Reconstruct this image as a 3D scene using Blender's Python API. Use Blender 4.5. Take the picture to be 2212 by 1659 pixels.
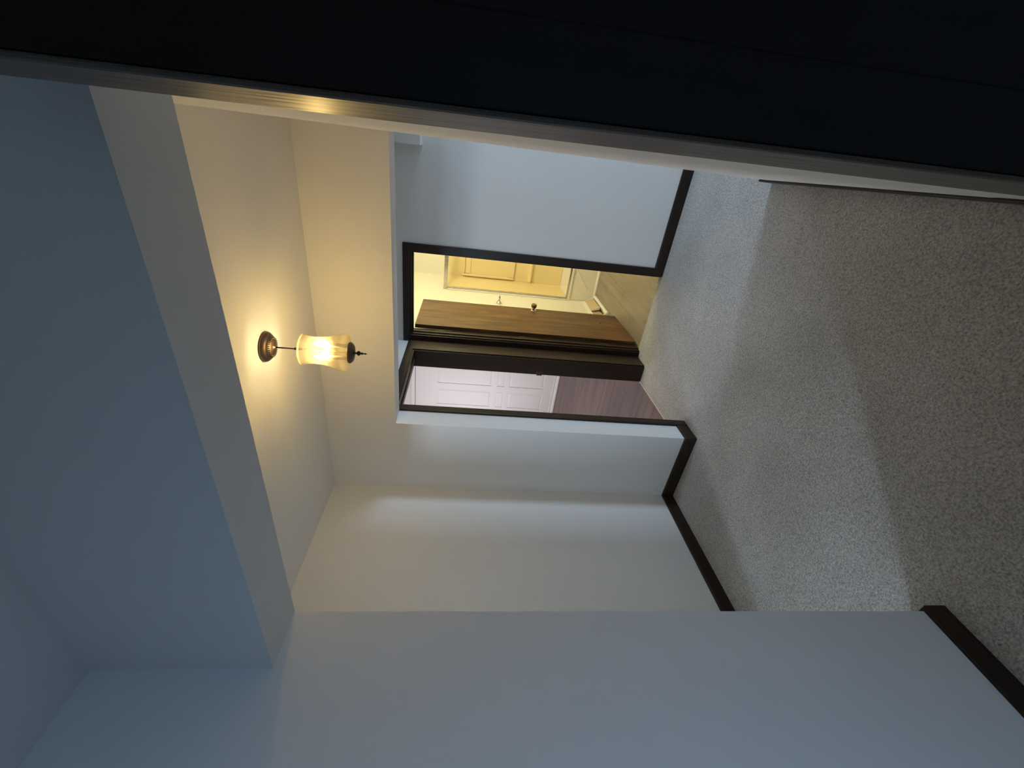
import bpy, bmesh, math, random
from mathutils import Vector, Matrix
random.seed(7)
S = bpy.context.scene
COL = S.collection
for o in list(bpy.data.objects):
    bpy.data.objects.remove(o)

# ------------------------------------------------------------------ camera
# the photograph was taken with the phone turned on its side: image right = down in the room
H_CAM = 1.6067
YAW, PITCH, ROLL = 0.52778, -0.12228, -0.06643
Rm = (Matrix.Rotation(YAW, 3, 'Z') @ Matrix.Rotation(PITCH, 3, 'X') @ Matrix.Rotation(ROLL, 3, 'Y'))
rightv, fwd, upv = Rm.col[0], Rm.col[1], Rm.col[2]
cam_data = bpy.data.cameras.new('camera')
cam = bpy.data.objects.new('camera', cam_data)
COL.objects.link(cam)
M = Matrix.Identity(4)
for i in range(3):
    M[i][0] = -upv[i]
    M[i][1] = rightv[i]
    M[i][2] = -fwd[i]
M[0][3], M[1][3], M[2][3] = 0.0, 0.0, H_CAM
cam.matrix_world = M
cam_data.sensor_fit = 'HORIZONTAL'
cam_data.sensor_width = 36.0
cam_data.lens = 36.0 * 906.36 / 2212.0
cam_data.clip_start = 0.02
S.camera = cam

# ------------------------------------------------------------------ world, daylight, exposure
S.view_settings.view_transform = 'Standard'
S.view_settings.look = 'None'
S.view_settings.gamma = 1.0
S.view_settings.use_curve_mapping = False
S.view_settings.exposure = 0.0
S.cycles.use_denoising = True
S.cycles.max_bounces = 10
S.cycles.diffuse_bounces = 6
S.cycles.transparent_max_bounces = 12
S.cycles.sample_clamp_indirect = 6.0
S.cycles.caustics_reflective = False
S.cycles.caustics_refractive = False
w = bpy.data.worlds.new('World')
S.world = w
w.use_nodes = True
w.node_tree.nodes['Background'].inputs[0].default_value = (0.42, 0.60, 0.95, 1)
w.node_tree.nodes['Background'].inputs[1].default_value = 0.6


def area(name, loc, look, sx, sy, power, color, spread=180):
    d = bpy.data.lights.new(name, 'AREA')
    d.shape = 'RECTANGLE'
    d.size, d.size_y = sx, sy
    d.energy = power
    d.color = color
    d.spread = math.radians(spread)
    o = bpy.data.objects.new(name, d)
    COL.objects.link(o)
    o.location = loc
    o.rotation_euler = (Vector(look) - Vector(loc)).to_track_quat('-Z', 'Y').to_euler()
    return o


# daylight coming in through the windows of the rooms around the hall
WIN_SIDE = (3.0, 2.85, 3.45, 0.8, 1.85)       # x plane, y0, y1, z0, z1
WIN_NEAR = (0.58, -1.15, -0.25, 0.6, 1.7)       # x plane, y0, y1, z0, z1
WIN_ENTRY = (-1.0, -2.86, -2.34, 2.04, 2.28)  # y plane, x0, x1, z0, z1: high window of the entry
WIN_LEFT = (-4.8, 3.4, 5.0, 0.7, 2.1)        # x plane, y0, y1, z0, z1
area('daylight_side', (3.12, (WIN_SIDE[1] + WIN_SIDE[2]) / 2, (WIN_SIDE[3] + WIN_SIDE[4]) / 2), (0, 3.15, 1.2),
     0.6, 1.0, 112, (0.54, 0.74, 1.0))
area('daylight_near', (0.70, -0.7, 1.15), (-1, -0.7, 1.05), 0.8, 1.0, 7.6, (0.36, 0.62, 1.0), 115)
area('daylight_entry', (-2.60, -1.12, 2.16), (-1.0, 1.6, 0.9), 0.5, 0.22, 108, (0.54, 0.74, 1.0))
area('daylight_left', (-4.92, 4.2, 1.4), (0, 4.2, 1.4), 1.4, 1.6, 60, (0.98, 0.94, 1.0))

# ------------------------------------------------------------------ materials


def new_mat(name):
    m = bpy.data.materials.new(name)
    m.use_nodes = True
    nt = m.node_tree
    b = nt.nodes['Principled BSDF']
    return m, nt, b


def lk(nt, a, b):
    nt.links.new(a, b)


def coords(nt, scale=(1, 1, 1), rot=(0, 0, 0)):
    tc = nt.nodes.new('ShaderNodeTexCoord')
    mp = nt.nodes.new('ShaderNodeMapping')
    mp.inputs['Scale'].default_value = scale
    mp.inputs['Rotation'].default_value = rot
    lk(nt, tc.outputs['Object'], mp.inputs['Vector'])
    return mp.outputs['Vector']


def noise(nt, vec, scale, detail=3, rough=0.5):
    n = nt.nodes.new('ShaderNodeTexNoise')
    n.inputs['Scale'].default_value = scale
    n.inputs['Detail'].default_value = detail
    n.inputs['Roughness'].default_value = rough
    lk(nt, vec, n.inputs['Vector'])
    return n.outputs['Fac']


def ramp(nt, fac, stops):
    r = nt.nodes.new('ShaderNodeValToRGB')
    e = r.color_ramp.elements
    while len(e) > len(stops):
        e.remove(e[-1])
    while len(e) < len(stops):
        e.new(0.5)
    for i, (p, c) in enumerate(stops):
        e[i].position = p
        e[i].color = (c[0], c[1], c[2], 1)
    lk(nt, fac, r.inputs['Fac'])
    return r.outputs['Color']


def bump(nt, b, h, strength, dist):
    bp = nt.nodes.new('ShaderNodeBump')
    bp.inputs['Strength'].default_value = strength
    bp.inputs['Distance'].default_value = dist
    lk(nt, h, bp.inputs['Height'])
    lk(nt, bp.outputs['Normal'], b.inputs['Normal'])


def paint(name, col, rough=0.6, bs=0.12):
    m, nt, b = new_mat(name)
    v = coords(nt)
    f = noise(nt, v, 1.6, 3)
    c = ramp(nt, f, [(0.3, [x * 0.965 for x in col]), (0.7, col)])
    lk(nt, c, b.inputs['Base Color'])
    b.inputs['Roughness'].default_value = rough
    b.inputs['Specular IOR Level'].default_value = 0.25
    bump(nt, b, noise(nt, v, 220, 2), bs, 0.0012)
    return m


def wood(name, stops, axis='Z', rough=0.35, scale=1.0, bumps=0.15, coat=0.0, spec=0.5, long=1.1):
    """grain runs along the given axis"""
    m, nt, b = new_mat(name)
    long, cross = long * scale, 26 * scale
    sc = {'Z': (cross, cross, long), 'X': (long, cross, cross), 'Y': (cross, long, cross)}[axis]
    v = coords(nt, sc)
    f1 = noise(nt, v, 1.0, 6, 0.6)
    sc2 = tuple(s * 0.35 for s in sc)
    f2 = noise(nt, coords(nt, sc2), 1.0, 3, 0.5)
    mx = nt.nodes.new('ShaderNodeMath')
    mx.operation = 'MULTIPLY_ADD'
    mx.inputs[1].default_value = 0.6
    lk(nt, f1, mx.inputs[0])
    ml = nt.nodes.new('ShaderNodeMath')
    ml.operation = 'MULTIPLY'
    ml.inputs[1].default_value = 0.4
    lk(nt, f2, ml.inputs[0])
    lk(nt, ml.outputs[0], mx.inputs[2])
    c = ramp(nt, mx.outputs[0], stops)
    lk(nt, c, b.inputs['Base Color'])
    b.inputs['Roughness'].default_value = rough
    b.inputs['Specular IOR Level'].default_value = spec
    b.inputs['Coat Weight'].default_value = coat
    b.inputs['Coat Roughness'].default_value = 0.25
    sc3 = tuple(s * 4 for s in sc)
    bump(nt, b, noise(nt, coords(nt, sc3), 1.0, 3), bumps, 0.002)
    return m


def metal(name, col, rough=0.3):
    m, nt, b = new_mat(name)
    b.inputs['Base Color'].default_value = (*col, 1)
    b.inputs['Metallic'].default_value = 1.0
    v = coords(nt)
    f = noise(nt, v, 60, 2)
    r = nt.nodes.new('ShaderNodeMapRange')
    r.inputs['To Min'].default_value = rough * 0.8
    r.inputs['To Max'].default_value = rough * 1.25
    lk(nt, f, r.inputs['Value'])
    lk(nt, r.outputs['Result'], b.inputs['Roughness'])
    return m


WALL = paint('wall_paint', (0.80, 0.785, 0.755))
CEIL = paint('ceiling_paint', (0.80, 0.79, 0.765), 0.75, 0.2)
BATHWALL = paint('bathroom_paint', (0.86, 0.83, 0.74))
WHITE = paint('white_trim_paint', (0.84, 0.82, 0.80), 0.4, 0.05)
TRIM = wood('dark_trim_wood', [(0.3, (0.011, 0.006, 0.0035)), (0.55, (0.026, 0.0145, 0.009)), (0.75, (0.045, 0.028, 0.018))], 'Z', 0.4, 1.0, 0.1, spec=0.3)
TRIMX = wood('dark_trim_wood_across', [(0.3, (0.011, 0.006, 0.0035)), (0.55, (0.026, 0.0145, 0.009)), (0.75, (0.045, 0.028, 0.018))], 'X', 0.4, 1.0, 0.1, spec=0.3)
TRIMY = wood('dark_trim_wood_along', [(0.3, (0.011, 0.006, 0.0035)), (0.55, (0.026, 0.0145, 0.009)), (0.75, (0.045, 0.028, 0.018))], 'Y', 0.4, 1.0, 0.1, spec=0.3)
LEAF = wood('brown_door_veneer', [(0.34, (0.036, 0.015, 0.006)), (0.49, (0.098, 0.046, 0.018)), (0.64, (0.165, 0.084, 0.035))], 'Z', 0.45, 0.9, 0.1, long=4.0)
NEARDOOR = wood('lit_door_edge_wood', [(0.3, (0.035, 0.020, 0.011)), (0.6, (0.085, 0.052, 0.028)), (0.8, (0.14, 0.09, 0.05))], 'Z', 0.42, 1.6, 0.6, coat=0.6, spec=0.8)  # near door's free edge: colour lightened for the lamplight on it
NEARFACE = wood('shaded_door_face_wood', [(0.3, (0.007, 0.0055, 0.0045)), (0.6, (0.012, 0.009, 0.007)), (0.8, (0.018, 0.013, 0.010))], 'Z', 0.5, 1.0, 0.15, spec=0.25)  # same door's camera side: its shade is put into a near-black colour
BRASS = metal('aged_brass', (0.30, 0.22, 0.12), 0.3)
CHROME = metal('polished_chrome', (0.75, 0.75, 0.72), 0.12)
ALU = metal('brushed_aluminium', (0.55, 0.53, 0.50), 0.28)
SLEEVE = paint('ivory_candle_sleeve', (0.85, 0.72, 0.48), 0.5, 0)
BRONZE = metal('aged_bronze', (0.16, 0.115, 0.085), 0.42)
DARKMETAL = metal('dark_bronze', (0.075, 0.055, 0.042), 0.4)
ACRYL = paint('shower_acrylic', (0.82, 0.69, 0.40), 0.22, 0.0)
TUB = paint('tub_enamel', (0.86, 0.82, 0.74), 0.2, 0.0)

# carpet: speckled loop pile in warm grey
CARPET, nt, b = new_mat('carpet_pile')
v = coords(nt)
f = noise(nt, v, 135, 4, 0.75)
f_big = noise(nt, v, 2.2, 4, 0.55)
c1 = ramp(nt, f, [(0.30, (0.20, 0.186, 0.165)), (0.5, (0.52, 0.49, 0.445)), (0.68, (0.78, 0.745, 0.685))])
c2 = ramp(nt, f_big, [(0.3, (0.80, 0.79, 0.77)), (0.7, (1.0, 1.0, 1.0))])
mixn = nt.nodes.new('ShaderNodeMixRGB')
mixn.blend_type = 'MULTIPLY'
mixn.inputs['Fac'].default_value = 1.0
lk(nt, c1, mixn.inputs['Color1'])
lk(nt, c2, mixn.inputs['Color2'])
lk(nt, mixn.outputs['Color'], b.inputs['Base Color'])
b.inputs['Roughness'].default_value = 0.95
b.inputs['Specular IOR Level'].default_value = 0.05
b.inputs['Sheen Weight'].default_value = 0.15
bump(nt, b, noise(nt, v, 110, 4, 0.65), 0.9, 0.008)

# vinyl planks of the bathroom and the dark planks of the room on the left
VINYL = wood('bathroom_vinyl', [(0.3, (0.15, 0.125, 0.10)), (0.5, (0.25, 0.21, 0.17)), (0.7, (0.36, 0.31, 0.25))], 'Y', 0.45, 0.45, 0.05, long=3.0)
PLANK = wood('dark_plank', [(0.3, (0.06, 0.035, 0.030)), (0.5, (0.125, 0.074, 0.065)), (0.7, (0.18, 0.115, 0.10))], 'X', 0.4, 0.5, 0.05, long=3.0)
SILL = paint('tan_strip_paint', (0.60, 0.48, 0.36), 0.5, 0.05)
GROUT = paint('floor_underlay', (0.06, 0.045, 0.04), 0.9, 0.0)

# pendant glass: seeded amber glass, lets most of the lamp light through
GLASS = bpy.data.materials.new('seeded_glass')
GLASS.use_nodes = True
nt = GLASS.node_tree
nt.nodes.clear()
out = nt.nodes.new('ShaderNodeOutputMaterial')
tr = nt.nodes.new('ShaderNodeBsdfTransparent')
tr.inputs['Color'].default_value = (1.0, 0.95, 0.82, 1)
tl = nt.nodes.new('ShaderNodeBsdfTranslucent')
tl.inputs['Color'].default_value = (1.0, 0.93, 0.74, 1)
gl = nt.nodes.new('ShaderNodeBsdfGlossy')
gl.inputs['Roughness'].default_value = 0.12
vec = coords(nt)
seed = noise(nt, vec, 420, 2, 0.6)
bp = nt.nodes.new('ShaderNodeBump')
bp.inputs['Strength'].default_value = 0.4
bp.inputs['Distance'].default_value = 0.002
lk(nt, seed, bp.inputs['Height'])
lk(nt, bp.outputs['Normal'], gl.inputs['Normal'])
rg = nt.nodes.new('ShaderNodeMapRange')
rg.inputs['From Min'].default_value = 0.42
rg.inputs['From Max'].default_value = 0.62
rg.inputs['To Min'].default_value = 0.006
rg.inputs['To Max'].default_value = 0.075
lk(nt, seed, rg.inputs['Value'])
m1 = nt.nodes.new('ShaderNodeMixShader')
lk(nt, rg.outputs['Result'], m1.inputs['Fac'])
lk(nt, tr.outputs[0], m1.inputs[1])
lk(nt, tl.outputs[0], m1.inputs[2])
lw = nt.nodes.new('ShaderNodeLayerWeight')
lw.inputs['Blend'].default_value = 0.25
fr = nt.nodes.new('ShaderNodeMapRange')
fr.inputs['To Min'].default_value = 0.03
fr.inputs['To Max'].default_value = 0.42
lk(nt, lw.outputs['Facing'], fr.inputs['Value'])
m2 = nt.nodes.new('ShaderNodeMixShader')
lk(nt, fr.outputs[0], m2.inputs['Fac'])
lk(nt, m1.outputs[0], m2.inputs[1])
lk(nt, gl.outputs[0], m2.inputs[2])
lk(nt, m2.outputs[0], out.inputs['Surface'])
RIMGLASS = GLASS.copy()                      # the rolled rim is thicker and milkier
RIMGLASS.name = 'rolled_glass_rim'
for n in RIMGLASS.node_tree.nodes:
    if n.type == 'MAP_RANGE' and abs(n.inputs['To Max'].default_value - 0.075) < 1e-4:
        n.inputs['To Min'].default_value = 0.25
        n.inputs['To Max'].default_value = 0.35

PANE = bpy.data.materials.new('window_glass')
PANE.use_nodes = True
nt = PANE.node_tree
nt.nodes.clear()
out = nt.nodes.new('ShaderNodeOutputMaterial')
tr = nt.nodes.new('ShaderNodeBsdfTransparent')
gl = nt.nodes.new('ShaderNodeBsdfGlossy')
gl.inputs['Roughness'].default_value = 0.02
mx = nt.nodes.new('ShaderNodeMixShader')
mx.inputs['Fac'].default_value = 0.06
lk(nt, tr.outputs[0], mx.inputs[1])
lk(nt, gl.outputs[0], mx.inputs[2])
lk(nt, mx.outputs[0], out.inputs['Surface'])


def emit(name, col, strength):
    m = bpy.data.materials.new(name)
    m.use_nodes = True
    nt = m.node_tree
    nt.nodes.clear()
    o = nt.nodes.new('ShaderNodeOutputMaterial')
    e = nt.nodes.new('ShaderNodeEmission')
    e.inputs['Color'].default_value = (*col, 1)
    e.inputs['Strength'].default_value = strength
    lk(nt, e.outputs[0], o.inputs['Surface'])
    return m


BULB = emit('lit_bulb', (1.0, 0.745, 0.33), 330)
nt = BULB.node_tree
ge = nt.nodes.new('ShaderNodeNewGeometry')
sp = nt.nodes.new('ShaderNodeSeparateXYZ')
lk(nt, ge.outputs['Normal'], sp.inputs[0])
mr = nt.nodes.new('ShaderNodeMapRange')      # candle bulb: the filament shines mostly sideways, little out of the tip or the base
mr.inputs['From Min'].default_value = 0.15
mr.inputs['From Max'].default_value = 0.75
mr.inputs['To Min'].default_value = 275
mr.inputs['To Max'].default_value = 8
ab = nt.nodes.new('ShaderNodeMath')
ab.operation = 'ABSOLUTE'
lk(nt, sp.outputs['Z'], ab.inputs[0])
lk(nt, ab.outputs[0], mr.inputs['Value'])
lk(nt, mr.outputs['Result'], [n for n in nt.nodes if n.type == 'EMISSION'][0].inputs['Strength'])
VANITY = emit('lit_vanity_globe', (1.0, 0.93, 0.56), 275)

# ------------------------------------------------------------------ mesh helpers


def obj(name, bm, m, parent=None, bevel=0.0, smooth=False, kind=None, label=None, cat=None, group=None, origin=None):
    """bm holds room coordinates (or coordinates local to the parent when the parent is turned)"""
    me = bpy.data.meshes.new(name)
    if origin is None and parent is None:
        lo = Vector((1e9,) * 3)
        hi = -lo
        for vt in bm.verts:
            for i in range(3):
                lo[i] = min(lo[i], vt.co[i])
                hi[i] = max(hi[i], vt.co[i])
        origin = (lo + hi) / 2
        origin.z = lo.z
    if origin is not None:
        bmesh.ops.translate(bm, verts=bm.verts, vec=-Vector(origin))
    bmesh.ops.recalc_face_normals(bm, faces=bm.faces)
    bm.to_mesh(me)
    bm.free()
    if smooth:
        for p in me.polygons:
            p.use_smooth = True
    o = bpy.data.objects.new(name, me)
    COL.objects.link(o)
    me.materials.append(m)
    if origin is not None:
        o.location = origin
    if parent is not None:
        o.parent = parent
    if bevel:
        md = o.modifiers.new('edge', 'BEVEL')
        md.width = bevel
        md.segments = 2
        md.limit_method = 'ANGLE'
    tag(o, label, cat, group, kind)
    return o


def tag(o, label=None, cat=None, group=None, kind=None):
    for k, vv in (('label', label), ('category', cat), ('group', group), ('kind', kind)):
        if vv:
            o[k] = vv
    return o


def empty(name, loc, rot=(0, 0, 0), **kw):
    o = bpy.data.objects.new(name, None)
    COL.objects.link(o)
    o.location = loc
    o.rotation_euler = rot
    o.empty_display_size = 0.05
    return tag(o, **kw)


def box(bm, x0, x1, y0, y1, z0, z1):
    vs = [bm.verts.new((x, y, z)) for x in (x0, x1) for y in (y0, y1) for z in (z0, z1)]
    for f in ((0, 1, 3, 2), (4, 6, 7, 5), (0, 4, 5, 1), (2, 3, 7, 6), (0, 2, 6, 4), (1, 5, 7, 3)):
        bm.faces.new([vs[i] for i in f])
    return bm


def boxes(*bs):
    bm = bmesh.new()
    for bb in bs:
        box(bm, *bb)
    return bm


def prism(poly, z0, z1):
    """vertical prism over a plan polygon"""
    bm = bmesh.new()
    lo = [bm.verts.new((p[0], p[1], z0)) for p in poly]
    hi = [bm.verts.new((p[0], p[1], z1)) for p in poly]
    n = len(poly)
    bm.faces.new(lo[::-1])
    bm.faces.new(hi)
    for i in range(n):
        bm.faces.new((lo[i], lo[(i + 1) % n], hi[(i + 1) % n], hi[i]))
    return bm


def extrude(profile, axis, a0, a1):
    """closed 2-D profile swept along an axis; profile pairs are the two remaining axes in x,y,z order"""
    bm = bmesh.new()

    def pt(p, a):
        return {'X': (a, p[0], p[1]), 'Y': (p[0], a, p[1]), 'Z': (p[0], p[1], a)}[axis]
    A = [bm.verts.new(pt(p, a0)) for p in profile]
    B = [bm.verts.new(pt(p, a1)) for p in profile]
    n = len(profile)
    bm.faces.new(A[::-1])
    bm.faces.new(B)
    for i in range(n):
        bm.faces.new((A[i], A[(i + 1) % n], B[(i + 1) % n], B[i]))
    return bm


def lathe(profile, center=(0, 0, 0), axis='Z', seg=40, cap=False):
    """profile = [(radius, height)]; revolved about an axis through center"""
    bm = bmesh.new()
    rings = []
    cx, cy, cz = center
    for r, h in profile:
        ring = []
        if r < 1e-6:
            p = {'Z': (cx, cy, cz + h), 'X': (cx + h, cy, cz), 'Y': (cx, cy + h, cz)}[axis]
            ring = [bm.verts.new(p)]
        else:
            for i in range(seg):
                a = 2 * math.pi * i / seg
                c, s = r * math.cos(a), r * math.sin(a)
                p = {'Z': (cx + c, cy + s, cz + h), 'X': (cx + h, cy + c, cz + s), 'Y': (cx + c, cy + h, cz + s)}[axis]
                ring.append(bm.verts.new(p))
        rings.append(ring)
    for a, bb in zip(rings, rings[1:]):
        for i in range(seg):
            j = (i + 1) % seg
            if len(a) == 1 and len(bb) == 1:
                continue
            if len(a) == 1:
                bm.faces.new((a[0], bb[i], bb[j]))
            elif len(bb) == 1:
                bm.faces.new((a[i], a[j], bb[0]))
            else:
                bm.faces.new((a[i], a[j], bb[j], bb[i]))
    return bm


# ------------------------------------------------------------------ plan of the place (metres; camera stands at x=0, y=0)
T = 0.14
XL = -1.1452          # wall of the near room, at the left of the opening
XHL = -2.1254         # hall, left wall
YA, YB = 0.5533, 0.6903   # dropped beam between near room and hall
ZH = 2.0026           # underside of that beam
ZC = 2.3965           # ceiling
YF = 2.1603           # far wall of the hall
XJ = -1.5960          # left side of the opening in it / left wall of the back hall
YK = 3.3725           # back wall with the bathroom door
ZO = 1.9877           # head of the far opening
ZB = 0.082            # baseboard height
BT = 0.012            # baseboard thickness
BXL, BXR, BZ = -1.5348, -0.8270, 2.06     # bathroom door opening
LY0, LY1, LZ = 2.352, 3.190, 2.015        # doorway in the left wall of the back hall
ZT = ZC + 0.1


def struct(name, bm, m, **kw):
    kw.setdefault('kind', 'structure')
    return obj(name, bm, m, **kw)


# floors
struct('floor', prism([(-3.3, 0.75), (-3.3, -1.05), (XL - T, -1.05), (XL - T, -3.0), (3.0, -3.0), (3.0, 5.0), (0.54, 5.0), (0.54, YK + 0.03), (XJ - 0.14, YK + 0.03),
                       (XJ - 0.14, YF + 0.05), (XHL - 0.1, YF + 0.05), (XHL - 0.1, 0.75)], -0.05, 0.0), CARPET,
       label='speckled warm grey carpet covering the hall and the near room', cat='floor')
bf = empty('floor_bathroom', (-1.2, 4.2, -0.012), kind='structure', label='tan wood-look vinyl plank floor of the bathroom', cat='floor')
o = obj('underlay', boxes((-1.66, 0.3, YK + 0.03, 5.62, -0.06, -0.016)), GROUT, bf, origin=None)
o.location = -Vector(bf.location)
k = 0
x = -1.66
while x < 0.3:
    y = YK + 0.03 - (0.5 if k % 2 else 0.15)
    while y < 5.1:
        ya, yb = max(y, YK + 0.03), min(y + 0.9, 5.09)
        if yb - ya > 0.03:
            o = obj('plank', boxes((x + 0.0006, min(x + 0.15, 0.3) - 0.0006, ya + 0.0006, yb - 0.0006, -0.016, random.uniform(-0.0125, -0.0115))), VINYL, bf)
            o.location = -Vector(bf.location)
        y += 0.9
    x += 0.15
    k += 1

lf = empty('floor_left', (-3.0, 4.0, -0.012), kind='structure', label='dark mauve-brown plank floor seen through the left doorway', cat='floor')
o = obj('underlay', boxes((-4.8, XJ - T, YF + 0.14, 5.95, -0.06, -0.016)), GROUT, lf)
o.location = -Vector(lf.location)
k = 0
y = YF + 0.14
while y < 5.95:
    x = -4.8 - (0.55 if k % 2 else 0.1) - 0.2 * (k % 3)
    while x < XJ - T:
        xa, xb = max(x, -4.8), min(x + 1.1, XJ - T)
        if xb - xa > 0.03:
            o = obj('plank', boxes((xa + 0.0008, xb - 0.0008, y + 0.0008, min(y + 0.13, 5.95) - 0.0008, -0.016, random.uniform(-0.0128, -0.0114))), PLANK, lf)
            o.location = -Vector(lf.location)
        x += 1.1
    y += 0.13
    k += 1
struct('trim_1', boxes((XJ - 0.152, XJ - 0.138, LY0 - 0.0, LY1 + 0.0, -0.01, 0.004)), SILL, bevel=0.002,
       label='thin pale transition strip between carpet and dark planks', cat='threshold')

# ceiling and walls
struct('ceiling', prism([(-4.95, 2.0), (-3.5, 2.0), (-3.5, -3.2), (3.2, -3.2), (3.2, 6.2), (-4.95, 6.2)], ZC, ZT), CEIL,
       label='plain off-white ceiling over the near room and hall', cat='ceiling')
struct('wall_left', boxes((XL - T, XL, -3.14, YB, 0, ZC)), WALL, label='tall blue-lit wall ending in a corner at the hall', cat='wall')
struct('wall_left_entry', boxes((-3.44, -3.3, -1.14, 0.83, 0, ZC)), WALL)
struct('wall_back_entry', boxes((-3.3, XHL - T, YB, 0.83, 0, ZC)), WALL)
struct('wall_front_entry', boxes((-3.3, WIN_ENTRY[1], -1.14, -1.0, 0, ZC), (WIN_ENTRY[2], XL - T, -1.14, -1.0, 0, ZC),
                                 (WIN_ENTRY[1], WIN_ENTRY[2], -1.14, -1.0, 0, WIN_ENTRY[3]), (WIN_ENTRY[1], WIN_ENTRY[2], -1.14, -1.0, WIN_ENTRY[4], ZC)), WALL)
struct('wall_header_entry', boxes((XHL - T, XL - T, YA, YB, ZH, ZC)), WALL)
struct('wall_header', boxes((XL, 0.19, YA, YB, ZH, ZC)), WALL, label='dropped beam across the opening to the hall', cat='beam')
struct('wall_left_hall', boxes((XHL - T, XHL, YB, YF, 0, ZC)), WALL, label='cream left wall of the hall, beyond the corner', cat='wall')
bm = boxes((XHL - T, XJ, YF, YF + T, 0, ZC))
box(bm, XJ, 0.05, YF, YF + T, ZO, ZC)
struct('wall_back_hall', bm, WALL, label='far wall of the hall with a wide opening to the doors', cat='wall')
bm = prism([(-0.0246, 2.402), (0.022, 1.25), (0.047, YB), (0.19, YB), (0.19, 2.402)], 0, ZC)
for vt in bm.verts:                       # the old wall bulges a little under the ceiling
    if vt.co.z > 1 and abs(vt.co.y - 1.25) < 0.01:
        vt.co.x = -0.0215
bmesh.ops.triangulate(bm, faces=bm.faces)
box(bm, 0.047, 0.19, YA, YB, 0, ZH)
struct('wall_right', bm, WALL,
       label='right wall of the hall, a narrow cream strip beside the dark door', cat='wall')
# back hall
bm = boxes((XJ - T, XJ, YF + T, LY0, 0, ZC), (XJ - T, XJ, LY0, LY1, LZ, ZC), (XJ - T, XJ, LY1, YK, 0, ZC))
struct('wall_left_back', bm, WALL)
bm = boxes((XJ - T, BXL, YK, YK + 0.1, 0, ZC), (BXL, BXR, YK, YK + 0.1, BZ, ZC), (BXR, 0.54, YK, YK + 0.1, 0, ZC))
struct('wall_back', bm, WALL, label='grey-blue lit back wall beside the bathroom door', cat='wall')
struct('wall_front_passage', boxes((0.19, 0.54, YF + 0.1, 2.402, 0, ZC)), WALL)
struct('wall_right_passage', boxes((0.40, 0.54, 2.402, YK, 1.99, ZC)), WALL)
struct('trim_2', boxes((-0.104, 0.399, 3.22, YK, 1.975, ZC)), WALL, label='small boxed-in bulkhead hanging at the top of the back wall', cat='bulkhead')
# side room beyond the passage
struct('wall_right_side', boxes((3.0, 3.14, 0.9, WIN_SIDE[1], 0, ZC), (3.0, 3.14, WIN_SIDE[2], 5.1, 0, ZC),
                                (3.0, 3.14, WIN_SIDE[1], WIN_SIDE[2], 0, WIN_SIDE[3]), (3.0, 3.14, WIN_SIDE[1], WIN_SIDE[2], WIN_SIDE[4], ZC)), WALL)
struct('wall_front_side', boxes((0.54, 3.14, 0.8, 0.9, 0, ZC)), WALL)
struct('wall_back_side', boxes((0.54, 3.14, 5.0, 5.1, 0, ZC)), WALL)
struct('wall_left_side', boxes((0.44, 0.54, 0.9, YF + 0.1, 0, ZC), (0.44, 0.54, YK + 0.1, 5.1, 0, ZC)), WALL)
# near room behind and beside the camera
struct('wall_right_near', boxes((0.58, 0.72, -3.14, WIN_NEAR[1], 0, ZC), (0.58, 0.72, WIN_NEAR[2], 0.79, 0, ZC),
                                (0.58, 0.72, WIN_NEAR[1], WIN_NEAR[2], 0, WIN_NEAR[3]), (0.58, 0.72, WIN_NEAR[1], WIN_NEAR[2], WIN_NEAR[4], ZC)), WALL)
struct('wall_niche', boxes((0.19, 0.58, 0.70, 0.79, 0, ZC)), WALL)
struct('wall_front_near', boxes((XL, 0.58, -3.14, -3.0, 0, ZC)), WALL)
# bathroom
struct('wall_left_bathroom', boxes((XJ - T, -1.66, YK + 0.1, 5.95, -0.012, ZC)), BATHWALL, label='cream bathroom wall behind the open brown door', cat='wall')
struct('wall_back_bathroom', boxes((-1.66, 0.3, 5.62, 5.76, -0.012, ZC)), BATHWALL)
struct('wall_right_bathroom', boxes((0.3, 0.40, YK + 0.1, 5.76, -0.012, ZC)), BATHWALL)
# left room
struct('wall_left_room', boxes((-4.94, -4.8, YF + 0.1, WIN_LEFT[1], 0, ZC), (-4.94, -4.8, WIN_LEFT[2], 6.05, 0, ZC),
                               (-4.94, -4.8, WIN_LEFT[1], WIN_LEFT[2], 0, WIN_LEFT[3]), (-4.94, -4.8, WIN_LEFT[1], WIN_LEFT[2], WIN_LEFT[4], ZC)), WALL)
struct('wall_back_room', boxes((-4.94, -4.07, 5.95, 6.09, -0.012, ZC), (-3.13, XJ - T, 5.95, 6.09, -0.012, ZC), (-4.07, -3.13, 5.95, 6.09, 2.34, ZC),
                               (-4.07, -3.13, 6.05, 6.09, -0.012, 2.34)), WHITE)
struct('wall_front_room', boxes((-4.94, XHL - T, YF, YF + T, -0.012, ZC)), WALL)


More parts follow.
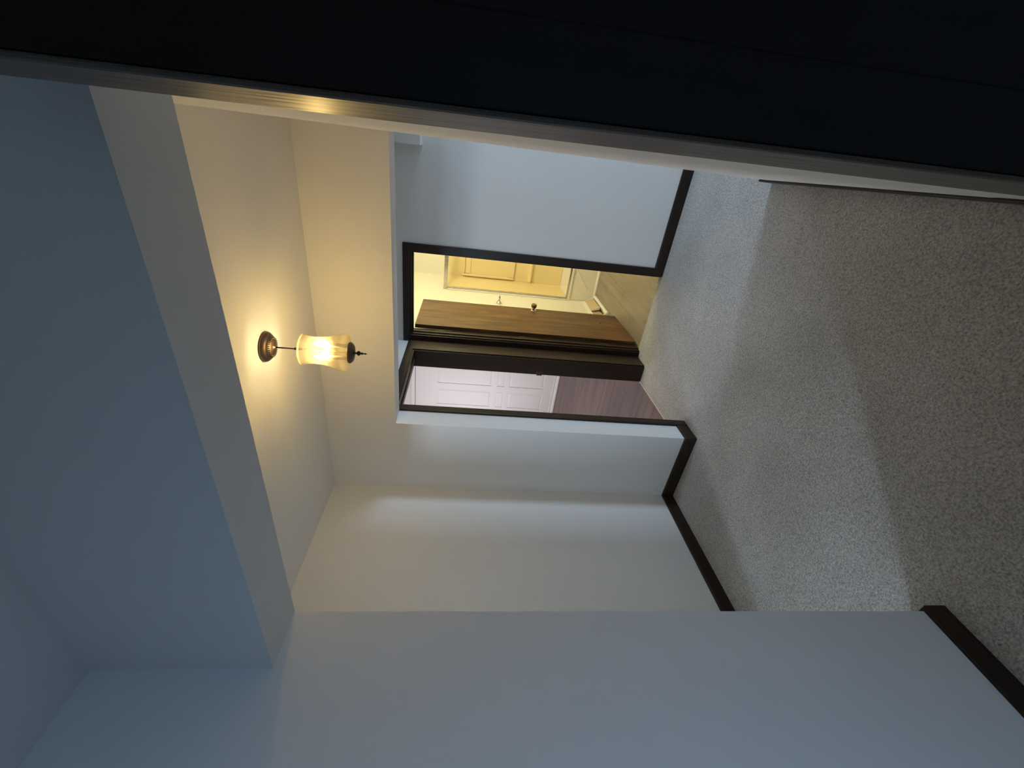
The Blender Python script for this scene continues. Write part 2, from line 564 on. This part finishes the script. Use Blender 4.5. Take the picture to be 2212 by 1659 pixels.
# windows (daylight openings, outside the picture)
def window(n, axis, plane, a0, a1, z0, z1, s):
    r = empty('window_%d' % n, {'X': (plane, (a0 + a1) / 2, z0), 'Y': ((a0 + a1) / 2, plane, z0)}[axis], kind='structure')
    L = Vector(r.location)

    def bb(u0, u1, d0, d1, w0, w1):
        if axis == 'X':
            return (plane + min(s * d0, s * d1), plane + max(s * d0, s * d1), u0, u1, w0, w1)
        return (u0, u1, plane + min(s * d0, s * d1), plane + max(s * d0, s * d1), w0, w1)
    f = 0.04
    for nm, args in (('window_frame', (a0, a0 + f, 0.03, 0.08, z0, z1)), ('window_frame', (a1 - f, a1, 0.03, 0.08, z0, z1)),
                     ('window_frame', (a0, a1, 0.03, 0.08, z0, z0 + f)), ('window_frame', (a0, a1, 0.03, 0.08, z1 - f, z1)),
                     ('meeting_rail', (a0 + f, a1 - f, 0.035, 0.075, (z0 + z1) / 2 - 0.02, (z0 + z1) / 2 + 0.02)),
                     ('window_sill', (a0 - 0.04, a1 + 0.04, -0.05, 0.03, z0 - 0.02, z0))):
        o = obj(nm, boxes(bb(*args)), WHITE, r, bevel=0.003)
        o.location = -L
    for q0, q1 in ((z0 + f, (z0 + z1) / 2 - 0.02), ((z0 + z1) / 2 + 0.02, z1 - f)):
        o = obj('pane', boxes(bb(a0 + f, a1 - f, 0.052, 0.056, q0, q1)), PANE, r)
        o.location = -L


window(1, 'X', WIN_SIDE[0], *WIN_SIDE[1:], 1)
window(2, 'X', WIN_NEAR[0], *WIN_NEAR[1:], 1)
window(4, 'Y', WIN_ENTRY[0], *WIN_ENTRY[1:], -1)
window(3, 'X', WIN_LEFT[0], *WIN_LEFT[1:], -1)


# ------------------------------------------------------------------ baseboards
def bb_profile(n):
    """baseboard section: depth out of the wall, height; eased top edge"""
    return [(0, 0), (n, 0), (n, ZB - 0.006), (n - 0.002, ZB - 0.002), (n - 0.005, ZB), (0, ZB)]


def bboard_path(name, pts, side, m, label=None):
    """mitred baseboard along a plan polyline; side = +1 puts the board on the left of the path direction"""
    prof = bb_profile(BT)
    bm = bmesh.new()
    rows = []
    n = len(pts)
    P = [Vector((p[0], p[1])) for p in pts]
    for i in range(n):
        d0 = (P[i] - P[i - 1]).normalized() if i else None
        d1 = (P[i + 1] - P[i]).normalized() if i < n - 1 else None
        n0 = Vector((-d0.y, d0.x)) * side if d0 else None
        n1 = Vector((-d1.y, d1.x)) * side if d1 else None
        if n0 is None:
            nn = n1
        elif n1 is None:
            nn = n0
        else:
            s = n0 + n1
            nn = s / (s.dot(n0))
        rows.append([bm.verts.new((P[i].x + nn.x * a, P[i].y + nn.y * a, h)) for a, h in prof])
    q = len(prof)
    for a, bb2 in zip(rows, rows[1:]):
        for i in range(q):
            j = (i + 1) % q
            bm.faces.new((a[i], bb2[i], bb2[j], a[j]))
    bm.faces.new(rows[0])
    bm.faces.new(rows[-1][::-1])
    return struct(name, bm, m, label=label, cat='baseboard' if label else None)


bboard_path('baseboard_left', [(XL, -3.0), (XL, YB + 0.0), (XL - T, YB)], -1, TRIMY, 'dark wooden baseboard along the blue-lit near wall')
bboard_path('baseboard_hall', [(XHL, YB), (XHL, YF), (XJ, YF), (XJ, LY0 - 0.055)], -1, TRIMY, 'dark wooden baseboard turning round the hall corner to the jamb')
bboard_path('baseboard_back', [(BXR + 0.058, YK), (0.54, YK)], -1, TRIMX, 'dark wooden baseboard under the grey-blue back wall')
bboard_path('baseboard_right', [(0.047, YB), (-0.0246, 2.402), (0.19, 2.402)], 1, TRIMY, 'dark baseboard at the foot of the narrow right wall strip')


# ------------------------------------------------------------------ door frames
CW, CT = 0.057, 0.015      # casing width and thickness


def frame_part(name, bm, m, r, bevel=0.003):
    o = obj(name, bm, m, r, bevel=bevel)
    o.location = -Vector(r.location)
    return o


def mitred(u0, u1, v0, v1, kind, horizontal_axis, p0, p1):
    """casing board with 45 degree ends; kind: L, R or H; boards lie between planes p0 and p1 of the wall normal"""
    if kind == 'L':
        poly = [(u0, 0), (u1, 0), (u1, v1), (u0, v1 + CW)]
    elif kind == 'R':
        poly = [(u0, 0), (u1, 0), (u1, v1 + CW), (u0, v1)]
    else:
        poly = [(u0, v0), (u1, v0), (u1 + CW, v1), (u0 - CW, v1)]
    bm = bmesh.new()

    def pt(u, vv, p):
        return (u, p, vv) if horizontal_axis == 'X' else (p, u, vv)
    A = [bm.verts.new(pt(u, vv, p0)) for u, vv in poly]
    B = [bm.verts.new(pt(u, vv, p1)) for u, vv in poly]
    bm.faces.new(A)
    bm.faces.new(B[::-1])
    for i in range(4):
        j = (i + 1) % 4
        bm.faces.new((A[i], B[i], B[j], A[j]))
    return bm


# bathroom door frame (in the back wall)
fr1 = empty('trim_3', ((BXL + BXR) / 2, YK, 0), kind='structure', label='dark wooden frame around the bathroom doorway', cat='door frame')
frame_part('casing', mitred(BXL - CW, BXL, 0, BZ, 'L', 'X', YK - CT, YK), TRIM, fr1)
frame_part('casing', mitred(BXR, BXR + CW, 0, BZ, 'R', 'X', YK - CT, YK), TRIM, fr1)
frame_part('casing', mitred(BXL, BXR, BZ, BZ + CW, 'H', 'X', YK - CT, YK), TRIMX, fr1)
JT = 0.012
frame_part('jamb', boxes((BXL, BXL + JT, YK - 0.004, YK + 0.104, 0, BZ)), TRIM, fr1, 0.001)
frame_part('jamb', boxes((BXR - JT, BXR, YK - 0.004, YK + 0.104, 0, BZ)), TRIM, fr1, 0.001)
frame_part('jamb', boxes((BXL + JT, BXR - JT, YK - 0.004, YK + 0.104, BZ - JT, BZ)), TRIMX, fr1, 0.001)
frame_part('stop', boxes((BXL + JT, BXL + JT + 0.010, YK + 0.028, YK + 0.062, 0, BZ - JT)), TRIM, fr1, 0.002)
frame_part('stop', boxes((BXR - JT - 0.010, BXR - JT, YK + 0.028, YK + 0.062, 0, BZ - JT)), TRIM, fr1, 0.002)
frame_part('stop', boxes((BXL + JT + 0.010, BXR - JT - 0.010, YK + 0.028, YK + 0.062, BZ - JT - 0.010, BZ - JT)), TRIMX, fr1, 0.002)

# doorway in the left wall of the back hall
fr2 = empty('trim_4', (XJ, (LY0 + LY1) / 2, 0), kind='structure', label='dark wooden frame around the doorway to the plank-floored room', cat='door frame')
frame_part('casing', boxes((XJ, XJ + CT, LY0 - CW + 0.005, LY0 + 0.005, 0, LZ - 0.0005)), TRIM, fr2)
frame_part('casing', boxes((XJ, XJ + CT, LY1, YK - CT - 0.0005, 0, LZ + CW)), TRIM, fr2)
frame_part('casing', boxes((XJ, XJ + CT, LY0 - 0.05, LY1 - 0.0005, LZ, LZ + CW)), TRIMY, fr2)
frame_part('jamb', boxes((XJ - T - 0.004, XJ + 0.004, LY0, LY0 + JT, 0, LZ)), TRIM, fr2, 0.001)
frame_part('jamb', boxes((XJ - T - 0.004, XJ + 0.004, LY1 - JT, LY1, 0, LZ)), TRIM, fr2, 0.001)
frame_part('jamb', boxes((XJ - T - 0.004, XJ + 0.004, LY0 + JT, LY1 - JT, LZ - JT, LZ)), TRIMY, fr2, 0.001)
frame_part('stop', boxes((XJ - 0.098, XJ - 0.062, LY0 + JT, LY0 + JT + 0.010, 0, LZ - JT)), TRIM, fr2, 0.002)
frame_part('stop', boxes((XJ - 0.098, XJ - 0.062, LY0 + JT + 0.010, LY1 - JT, LZ - JT - 0.010, LZ - JT)), TRIMY, fr2, 0.002)
# strike plate with a curved lip on the far jamb
bm = boxes((XJ - T - 0.002, XJ - T + 0.03, LY1 - JT - 0.0022, LY1 - JT, 0.90, 0.957))
box(bm, XJ - T - 0.012, XJ - T - 0.002, LY1 - JT - 0.0026, LY1 - JT + 0.004, 0.905, 0.952)
frame_part('strike_plate', bm, DARKMETAL, fr2, 0.001)

# ------------------------------------------------------------------ bathroom door leaf, swung into the bathroom
d1 = empty('door_1', (BXL + JT + 0.002, YK + 0.104, 0), (0, 0, math.radians(90.8)), kind='structure',
           label='brown wood-veneer door standing open into the bathroom', cat='door')
LW, LT, LH = 0.682, 0.035, 2.035
# local x runs from hinge to free edge, local y from the seen face (-LT) to the hidden face (0)
obj('panel', boxes((0.006, LW, -LT, 0, 0.012, LH)), LEAF, d1, bevel=0.0015)
for z in (0.285, 1.06, 1.80):
    h = obj('hinge', boxes((-0.006, 0.0045, -0.005, 0.001, z - 0.045, z + 0.045)), DARKMETAL, d1, bevel=0.001)
    pin = obj('hinge_pin', lathe([(0, -0.049), (0.004, -0.047), (0.0062, -0.044), (0.0062, 0.044), (0.004, 0.047), (0, 0.049)], (-0.004, 0.004, z), seg=14), BRASS, h, smooth=True)
for sgn in (-1,):
    k1 = obj('knob', lathe([(0.0115, -0.002), (0.0115, -0.018), (0.019, -0.024), (0.0255, -0.030), (0.0275, -0.044), (0.0285, -0.058), (0.0265, -0.0645), (0.022, -0.0655), (0.020, -0.062), (0, -0.061)],
                            (LW - 0.045, -LT, 0.905), 'Y', 32), BRASS, d1, smooth=True)
    obj('rosette', lathe([(0, -0.007), (0.012, -0.0068), (0.026, -0.0045), (0.0315, -0.001), (0.0315, 0.0)], (LW - 0.045, -LT, 0.905), 'Y', 32), CHROME, k1, smooth=True)
# small dark scuff in the veneer
SCUFF = paint('dark_scuff', (0.012, 0.007, 0.004), 0.8, 0)
bm = bmesh.new()
box(bm, 0.408, 0.418, -LT - 0.0004, -LT + 0.0005, 0.228, 0.262)
bmesh.ops.rotate(bm, verts=bm.verts, cent=(0.413, 0, 0.245), matrix=Matrix.Rotation(math.radians(-38), 3, 'Y'))
obj('scuff', bm, SCUFF, d1)

# ------------------------------------------------------------------ white six-panel door in the far wall of the left room
d2 = empty('door_2', (-3.6, 6.0, 0), kind='structure', label='closed white panelled door across the plank-floored room', cat='door')
L2 = Vector(d2.location)


def part2(name, bm, m=WHITE, bevel=0.003):
    o = obj(name, bm, m, d2, bevel=bevel)
    o.location = -L2
    return o


DX0, DX1, DY = -4.055, -3.145, 5.968
cols = ((-3.955, -3.655), (-3.545, -3.245))
rows = ((0.22, 0.80), (0.88, 1.00), (1.09, 1.98))
part2('door_slab', boxes((DX0, DX1, DY + 0.008, DY + 0.04, 0.012, 2.33)))
bm = bmesh.new()
for xa, xb in ((DX0, -3.955), (-3.655, -3.545), (-3.245, DX1)):
    box(bm, xa, xb, DY, DY + 0.008, 0.012, 2.33)
part2('stile', bm, bevel=0.0)
bm = bmesh.new()
for za, zb in ((0.012, 0.22), (0.80, 0.88), (1.0, 1.09), (1.98, 2.33)):
    for xa, xb in cols:
        box(bm, xa, xb, DY, DY + 0.008, za, zb)
part2('rail', bm, bevel=0.0)
for xa, xb in cols:
    for za, zb in rows:
        g = 0.035 if zb - za > 0.2 else 0.02
        bm = bmesh.new()
        A = [bm.verts.new(p) for p in ((xa + .008, DY + 0.008, za + .008), (xb - .008, DY + 0.008, za + .008), (xb - .008, DY + 0.008, zb - .008), (xa + .008, DY + 0.008, zb - .008))]
        B = [bm.verts.new(p) for p in ((xa + g, DY + 0.003, za + g), (xb - g, DY + 0.003, za + g), (xb - g, DY + 0.003, zb - g), (xa + g, DY + 0.003, zb - g))]
        bm.faces.new(B)
        bm.faces.new(A[::-1])
        for i in range(4):
            bm.faces.new((A[i], A[(i + 1) % 4], B[(i + 1) % 4], B[i]))
        part2('panel', bm, bevel=0.0)
part2('kick_strip', boxes((DX0, DX1, DY - 0.006, DY, 0.045, 0.062)))
struct('trim_5', boxes((DX0 - 0.07, DX1 + 0.07, DY - 0.03, DY + 0.05, -0.012, 0.012)), WHITE, bevel=0.003,
       label='white sill strip under the white panelled door', cat='threshold')
fr3 = empty('trim_6', (-3.6, 5.95, 0), kind='structure', label='white casing around the white panelled door', cat='door frame')
frame_part('casing', boxes((-4.13, -4.06, 5.945, 5.95, 0.012, 2.335)), WHITE, fr3)
frame_part('casing', boxes((-3.14, -3.07, 5.945, 5.95, 0.012, 2.335)), WHITE, fr3)
frame_part('casing', boxes((-4.13, -3.07, 5.945, 5.95, 2.335, 2.395)), WHITE, fr3)

# ------------------------------------------------------------------ dark door standing open close to the camera
PH = math.radians(19.65)
d3 = empty('door_3', (0.0, 0.45, 0.016), (0, 0, PH), kind='structure',
           label='very dark wooden door standing open close at the right, its edge catching lamplight', cat='door')
TILT = 0.0188
NW, NT, NH = 0.60, 0.0372, 2.07


def leaf3(x0, x1, y0, y1, z0, z1):
    """leaf hangs slightly out of plumb: shear along its width with height"""
    bm = boxes((x0, x1, y0, y1, z0, z1))
    for vt in bm.verts:
        vt.co.x += -TILT * (vt.co.z - H_CAM) + 0.0014
    return bm


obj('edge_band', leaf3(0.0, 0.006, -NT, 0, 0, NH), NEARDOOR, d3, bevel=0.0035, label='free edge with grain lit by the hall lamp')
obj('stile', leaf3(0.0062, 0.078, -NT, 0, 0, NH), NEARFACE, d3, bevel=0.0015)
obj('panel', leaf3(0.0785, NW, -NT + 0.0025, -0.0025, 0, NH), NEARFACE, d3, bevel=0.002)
# ------------------------------------------------------------------ pendant lamp
PX, PY = -0.835, 1.60
pl = empty('pendant_lamp', (PX, PY, ZC), label='lit pendant lamp with flared seeded-glass shade and dark bronze finial', cat='lamp')


def lp(name, prof, m, parent=pl, smooth=True, seg=48, off=(0, 0)):
    prof = [(r, z - ZC) for r, z in prof]
    return obj(name, lathe(prof, (off[0], off[1], 0), 'Z', seg), m, parent, smooth=smooth)


can = lp('canopy', [(0.0, ZC), (0.061, ZC), (0.0625, ZC - 0.004), (0.0605, ZC - 0.010), (0.052, ZC - 0.020), (0.046, ZC - 0.022), (0.045, ZC - 0.025), (0.036, ZC - 0.031), (0.020, ZC - 0.035), (0.007, ZC - 0.036), (0.005, ZC - 0.040), (0, ZC - 0.040)], BRONZE)
bm = bmesh.new()
for i in range(30):
    a = 2 * math.pi * i / 30
    tmp = lathe([(0, -0.008), (0.0024, -0.004), (0.0024, 0.004), (0, 0.008)], (0, 0, 0), 'X', 8)
    bmesh.ops.rotate(tmp, verts=tmp.verts, cent=(0, 0, 0), matrix=Matrix.Rotation(a, 3, 'Z') @ Matrix.Rotation(math.radians(22), 3, 'Y'))
    bmesh.ops.translate(tmp, verts=tmp.verts, vec=(0.0345 * math.cos(a), 0.0345 * math.sin(a), -0.0300))
    me = bpy.data.meshes.new('t')
    tmp.to_mesh(me)
    tmp.free()
    bm.from_mesh(me)
    bpy.data.meshes.remove(me)
obj('fluting', bm, BRONZE, can, smooth=True)
lp('stem', [(0, ZC - 0.034), (0.0028, ZC - 0.036), (0.0028, 2.286), (0.0052, 2.284), (0.0052, 2.277), (0.0036, 2.275), (0.0045, 2.272), (0.0045, 2.236), (0, 2.235)], DARKMETAL, seg=20)
lp('inner_rod', [(0, 2.236), (0.002, 2.235), (0.002, 2.07), (0, 2.069)], SLEEVE, seg=12)
outer = [(0.0605, 2.252), (0.0625, 2.249), (0.0615, 2.244), (0.0585, 2.232), (0.0562, 2.215), (0.0555, 2.198), (0.0568, 2.178), (0.0605, 2.155), (0.0665, 2.132), (0.0735, 2.110), (0.0780, 2.098), (0.0795, 2.090), (0.0780, 2.081), (0.0720, 2.075), (0.060, 2.071), (0.043, 2.069)]
inner = [(r - 0.0025, z + (0.0022 if z < 2.085 else 0)) for r, z in outer][::-1]
sh = lp('glass_shade', outer + inner + [outer[0]], GLASS, seg=64)
lp('rim', [(0.0600, 2.2525), (0.0625, 2.2535), (0.0640, 2.2510), (0.0632, 2.2482), (0.0608, 2.2478), (0.0594, 2.2500), (0.0600, 2.2525)], RIMGLASS, sh, seg=64)
lp('bottom_cap', [(0.0, 2.072), (0.043, 2.070), (0.0445, 2.066), (0.0425, 2.060), (0.034, 2.053), (0.019, 2.049), (0.007, 2.047), (0.0045, 2.044), (0.0045, 2.041), (0, 2.041)], BRONZE)
lp('finial', [(0, 2.043), (0.0045, 2.043), (0.004, 2.040), (0.0088, 2.036), (0.0105, 2.032), (0.0088, 2.0275), (0.0040, 2.024), (0.0034, 2.021), (0.0058, 2.019), (0.0058, 2.017), (0.0030, 2.0155), (0.0024, 2.008), (0.0036, 2.0055), (0.0036, 2.004), (0.0016, 2.001), (0, 1.996)], DARKMETAL, seg=24)
for dx, dy in ((-0.0255, -0.004), (0.0235, 0.012)):
    sk = lp('socket', [(0, 2.071), (0.0085, 2.0715), (0.0085, 2.128), (0.0072, 2.147), (0, 2.148)], SLEEVE, seg=20, off=(dx, dy))
    lp('bulb', [(0, 2.1485), (0.007, 2.149), (0.0115, 2.158), (0.0140, 2.170), (0.0135, 2.181), (0.0100, 2.193), (0.0052, 2.204), (0.0018, 2.212), (0, 2.215)], BULB, sk, seg=24, off=(dx, dy))

# ------------------------------------------------------------------ bathroom: tub, surround, frame, towel bar, floor register
tub = empty('bathtub', (-1.0, 5.33, -0.012), label='cream-lit white bathtub with plain apron at the back of the bathroom', cat='bathtub')
TL = Vector(tub.location)


def tp(name, bm, m, parent, L, bevel=0.004, smooth=False, **kw):
    o = obj(name, bm, m, parent, bevel=bevel, smooth=smooth, **kw)
    o.location = -L
    return o


tp('apron', extrude([(5.06, -0.011), (5.06, 0.30), (5.045, 0.312), (5.045, 0.338), (5.12, 0.338), (5.12, -0.011)], 'X', -1.658, -0.15), TUB, tub, TL)
bm = bmesh.new()
for vs in (((-1.658, 5.12, 0.338), (-0.15, 5.12, 0.338), (-0.20, 5.17, 0.06), (-1.60, 5.17, 0.06)),
           ((-1.658, 5.615, 0.338), (-1.658, 5.12, 0.338), (-1.60, 5.17, 0.06), (-1.60, 5.56, 0.06)),
           ((-0.15, 5.615, 0.338), (-1.658, 5.615, 0.338), (-1.60, 5.56, 0.06), (-0.20, 5.56, 0.06)),
           ((-0.15, 5.12, 0.338), (-0.15, 5.615, 0.338), (-0.20, 5.56, 0.06), (-0.20, 5.17, 0.06)),
           ((-1.60, 5.17, 0.06), (-0.20, 5.17, 0.06), (-0.20, 5.56, 0.06), (-1.60, 5.56, 0.06))):
    bm.faces.new([bm.verts.new(q) for q in vs])
bmesh.ops.remove_doubles(bm, verts=bm.verts, dist=1e-5)
tp('basin', bm, TUB, tub, TL, bevel=0.0)
# slanting raised ridge on the front of the apron
bm = extrude([(5.06, 0), (5.0545, 0.006), (5.06, 0.012)], 'X', -0.16, 0.16)
bmesh.ops.rotate(bm, verts=bm.verts, cent=(0, 5.06, 0.006), matrix=Matrix.Rotation(math.radians(-37), 3, 'Y'))
bmesh.ops.translate(bm, verts=bm.verts, vec=(-1.385, 0.0, 0.19))
tp('slanting_ridge', bm, TUB, tub, TL, bevel=0.0)
struct('trim_7', extrude([(5.042, -0.011), (5.043, 0.004), (5.05, 0.012), (5.0595, 0.014), (5.0595, -0.011)], 'X', -1.658, -0.15), WHITE,
       label='white bead along the foot of the bathtub', cat='trim')

sur = empty('shower_surround', (-1.0, 5.6, 0.34), label='yellow-lit moulded shower wall with shelf niche above the bathtub', cat='shower surround')
SL = Vector(sur.location)
tp('back_panel', boxes((-1.655, -0.15, 5.606, 5.618, 0.3385, 1.86)), ACRYL, sur, SL)
tp('side_panel', boxes((-1.657, -1.648, 5.125, 5.606, 0.3385, 1.86)), ACRYL, sur, SL)
# moulded raised frame with recessed niche, and the soap ledge below
bm = bmesh.new()
zz0, zz1, xx0, xx1 = 0.985, 1.675, -1.635, -0.75
f = 0.03
for a in ((xx0, xx0 + f, zz0, zz1), (xx1 - f, xx1, zz0, zz1), (xx0 + f, xx1 - f, zz1 - f, zz1), (xx0 + f, xx1 - f, zz0, zz0 + 0.085)):
    box(bm, a[0], a[1], 5.575, 5.606, a[2], a[3])
tp('niche_frame', bm, ACRYL, sur, SL, bevel=0.012)
tp('soap_ledge', extrude([(5.606, 0.735), (5.565, 0.752), (5.558, 0.770), (5.570, 0.788), (5.606, 0.800)], 'X', -1.640, -0.75), ACRYL, sur, SL)
tp('niche_step', boxes((xx0 + 0.032, xx1 - 0.032, 5.592, 5.606, zz1 - 0.105, zz1 - 0.032)), ACRYL, sur, SL, bevel=0.006)

sf = empty('shower_enclosure', (-1.0, 5.07, 0.34), label='metal shower door frame with header rail around the yellow shower', cat='shower frame')
FL = Vector(sf.location)
tp('header_rail', boxes((-1.657, -0.15, 5.05, 5.085, 1.842, 1.888)), ALU, sf, FL, 0.003)
tp('wall_channel', boxes((-1.657, -1.632, 5.055, 5.08, 0.357, 1.842)), ALU, sf, FL, 0.002)
tp('bottom_track', boxes((-1.657, -0.15, 5.052, 5.083, 0.3385, 0.357)), ALU, sf, FL, 0.002)
tp('wall_flange', boxes((-1.657, -1.650, 5.02, 5.055, 0.339, 1.842)), WHITE, sf, FL, 0.002)

tb = empty('towel_bar', (-1.66, 4.45, 1.225), label='chrome towel bar on the bathroom wall beyond the open door', cat='towel bar')
BL = Vector(tb.location)
for py in (4.70, 4.20):
    tp('post', lathe([(0, 0.0), (0.034, 0.0), (0.0335, 0.006), (0.026, 0.014), (0.0155, 0.030), (0.0095, 0.044), (0.011, 0.060), (0.0125, 0.068), (0.0095, 0.078), (0.006, 0.084), (0.0075, 0.090), (0.005, 0.096), (0, 0.097)],
                     (-1.66, py, 1.222), 'X', 28), CHROME, tb, BL, 0, True)
tp('bar', lathe([(0, 4.21), (0.0042, 4.21), (0.0042, 4.69), (0, 4.69)], (-1.592, 0, 1.222), 'Y', 16), CHROME, tb, BL, 0, True)

rgs = empty('floor_register', (-1.66, 4.72, -0.0115), label='white sloped baseboard heat register on the bathroom floor by the wall', cat='register')
RL = Vector(rgs.location)
RY0, RY1 = 4.42, 5.00
XW = -1.6595
prof = [(XW, -0.0115), (-1.555, -0.0115), (-1.551, 0.004), (-1.5525, 0.014), (-1.572, 0.020), (-1.645, 0.135), (-1.648, 0.150), (XW, 0.154)]
for ya in (RY0, RY1 - 0.014):
    tp('end_cap', extrude(prof, 'Y', ya, ya + 0.014), WHITE, rgs, RL, 0.0015)
tp('lower_lip', extrude([(XW + 0.03, -0.0115), (-1.555, -0.0115), (-1.551, 0.004), (-1.5525, 0.014), (-1.572, 0.026), (-1.582, 0.020), (-1.59, 0.0)], 'Y', RY0 + 0.014, RY1 - 0.014), WHITE, rgs, RL, 0.001)
tp('top_rail', extrude([(XW, 0.118), (-1.640, 0.118), (-1.6455, 0.135), (-1.648, 0.150), (XW, 0.154)], 'Y', RY0 + 0.014, RY1 - 0.014), WHITE, rgs, RL, 0.001)
TANP = paint('tan_damper_enamel', (0.60, 0.47, 0.29), 0.5, 0.05)
tp('damper', extrude([(-1.596, 0.022), (-1.643, 0.122), (-1.646, 0.120), (-1.599, 0.020)], 'Y', RY0 + 0.26, RY1 - 0.014), TANP, rgs, RL, 0)
bm = bmesh.new()
vsA = [bm.verts.new(q) for q in ((-1.584, RY0 + 0.262, 0.022), (-1.641, RY0 + 0.262, 0.130), (-1.652, RY0 + 0.262, 0.128), (-1.62, RY0 + 0.262, 0.018))]
vsB = [bm.verts.new((q.co.x, q.co.y - 0.006, q.co.z)) for q in vsA]
bm.faces.new(vsA)
bm.faces.new(vsB[::-1])
for i in range(4):
    bm.faces.new((vsA[i], vsA[(i + 1) % 4], vsB[(i + 1) % 4], vsB[i]))
tp('divider', bm, WHITE, rgs, RL, 0)
tp('back_plate', boxes((XW, XW + 0.004, RY0 + 0.014, RY1 - 0.014, -0.0115, 0.118)), TANP, rgs, RL, 0)

# vanity light out of sight at the right of the bathroom
vl = empty('vanity_light', (0.22, 4.2, 2.02), label='row of warm globe bulbs on the bathroom wall', cat='lamp')
VL = Vector(vl.location)
tp('mounting_bar', boxes((0.275, 0.2995, 3.85, 4.55, 1.98, 2.06)), CHROME, vl, VL, 0.004)
for yy in (3.95, 4.2, 4.45):
    tp('globe', lathe([(0.0, -0.095), (0.028, -0.087), (0.044, -0.064), (0.048, -0.045), (0.040, -0.020), (0.022, -0.004), (0.018, 0.0)], (0.275, yy, 2.02), 'X', 24), VANITY, vl, VL, 0, True)
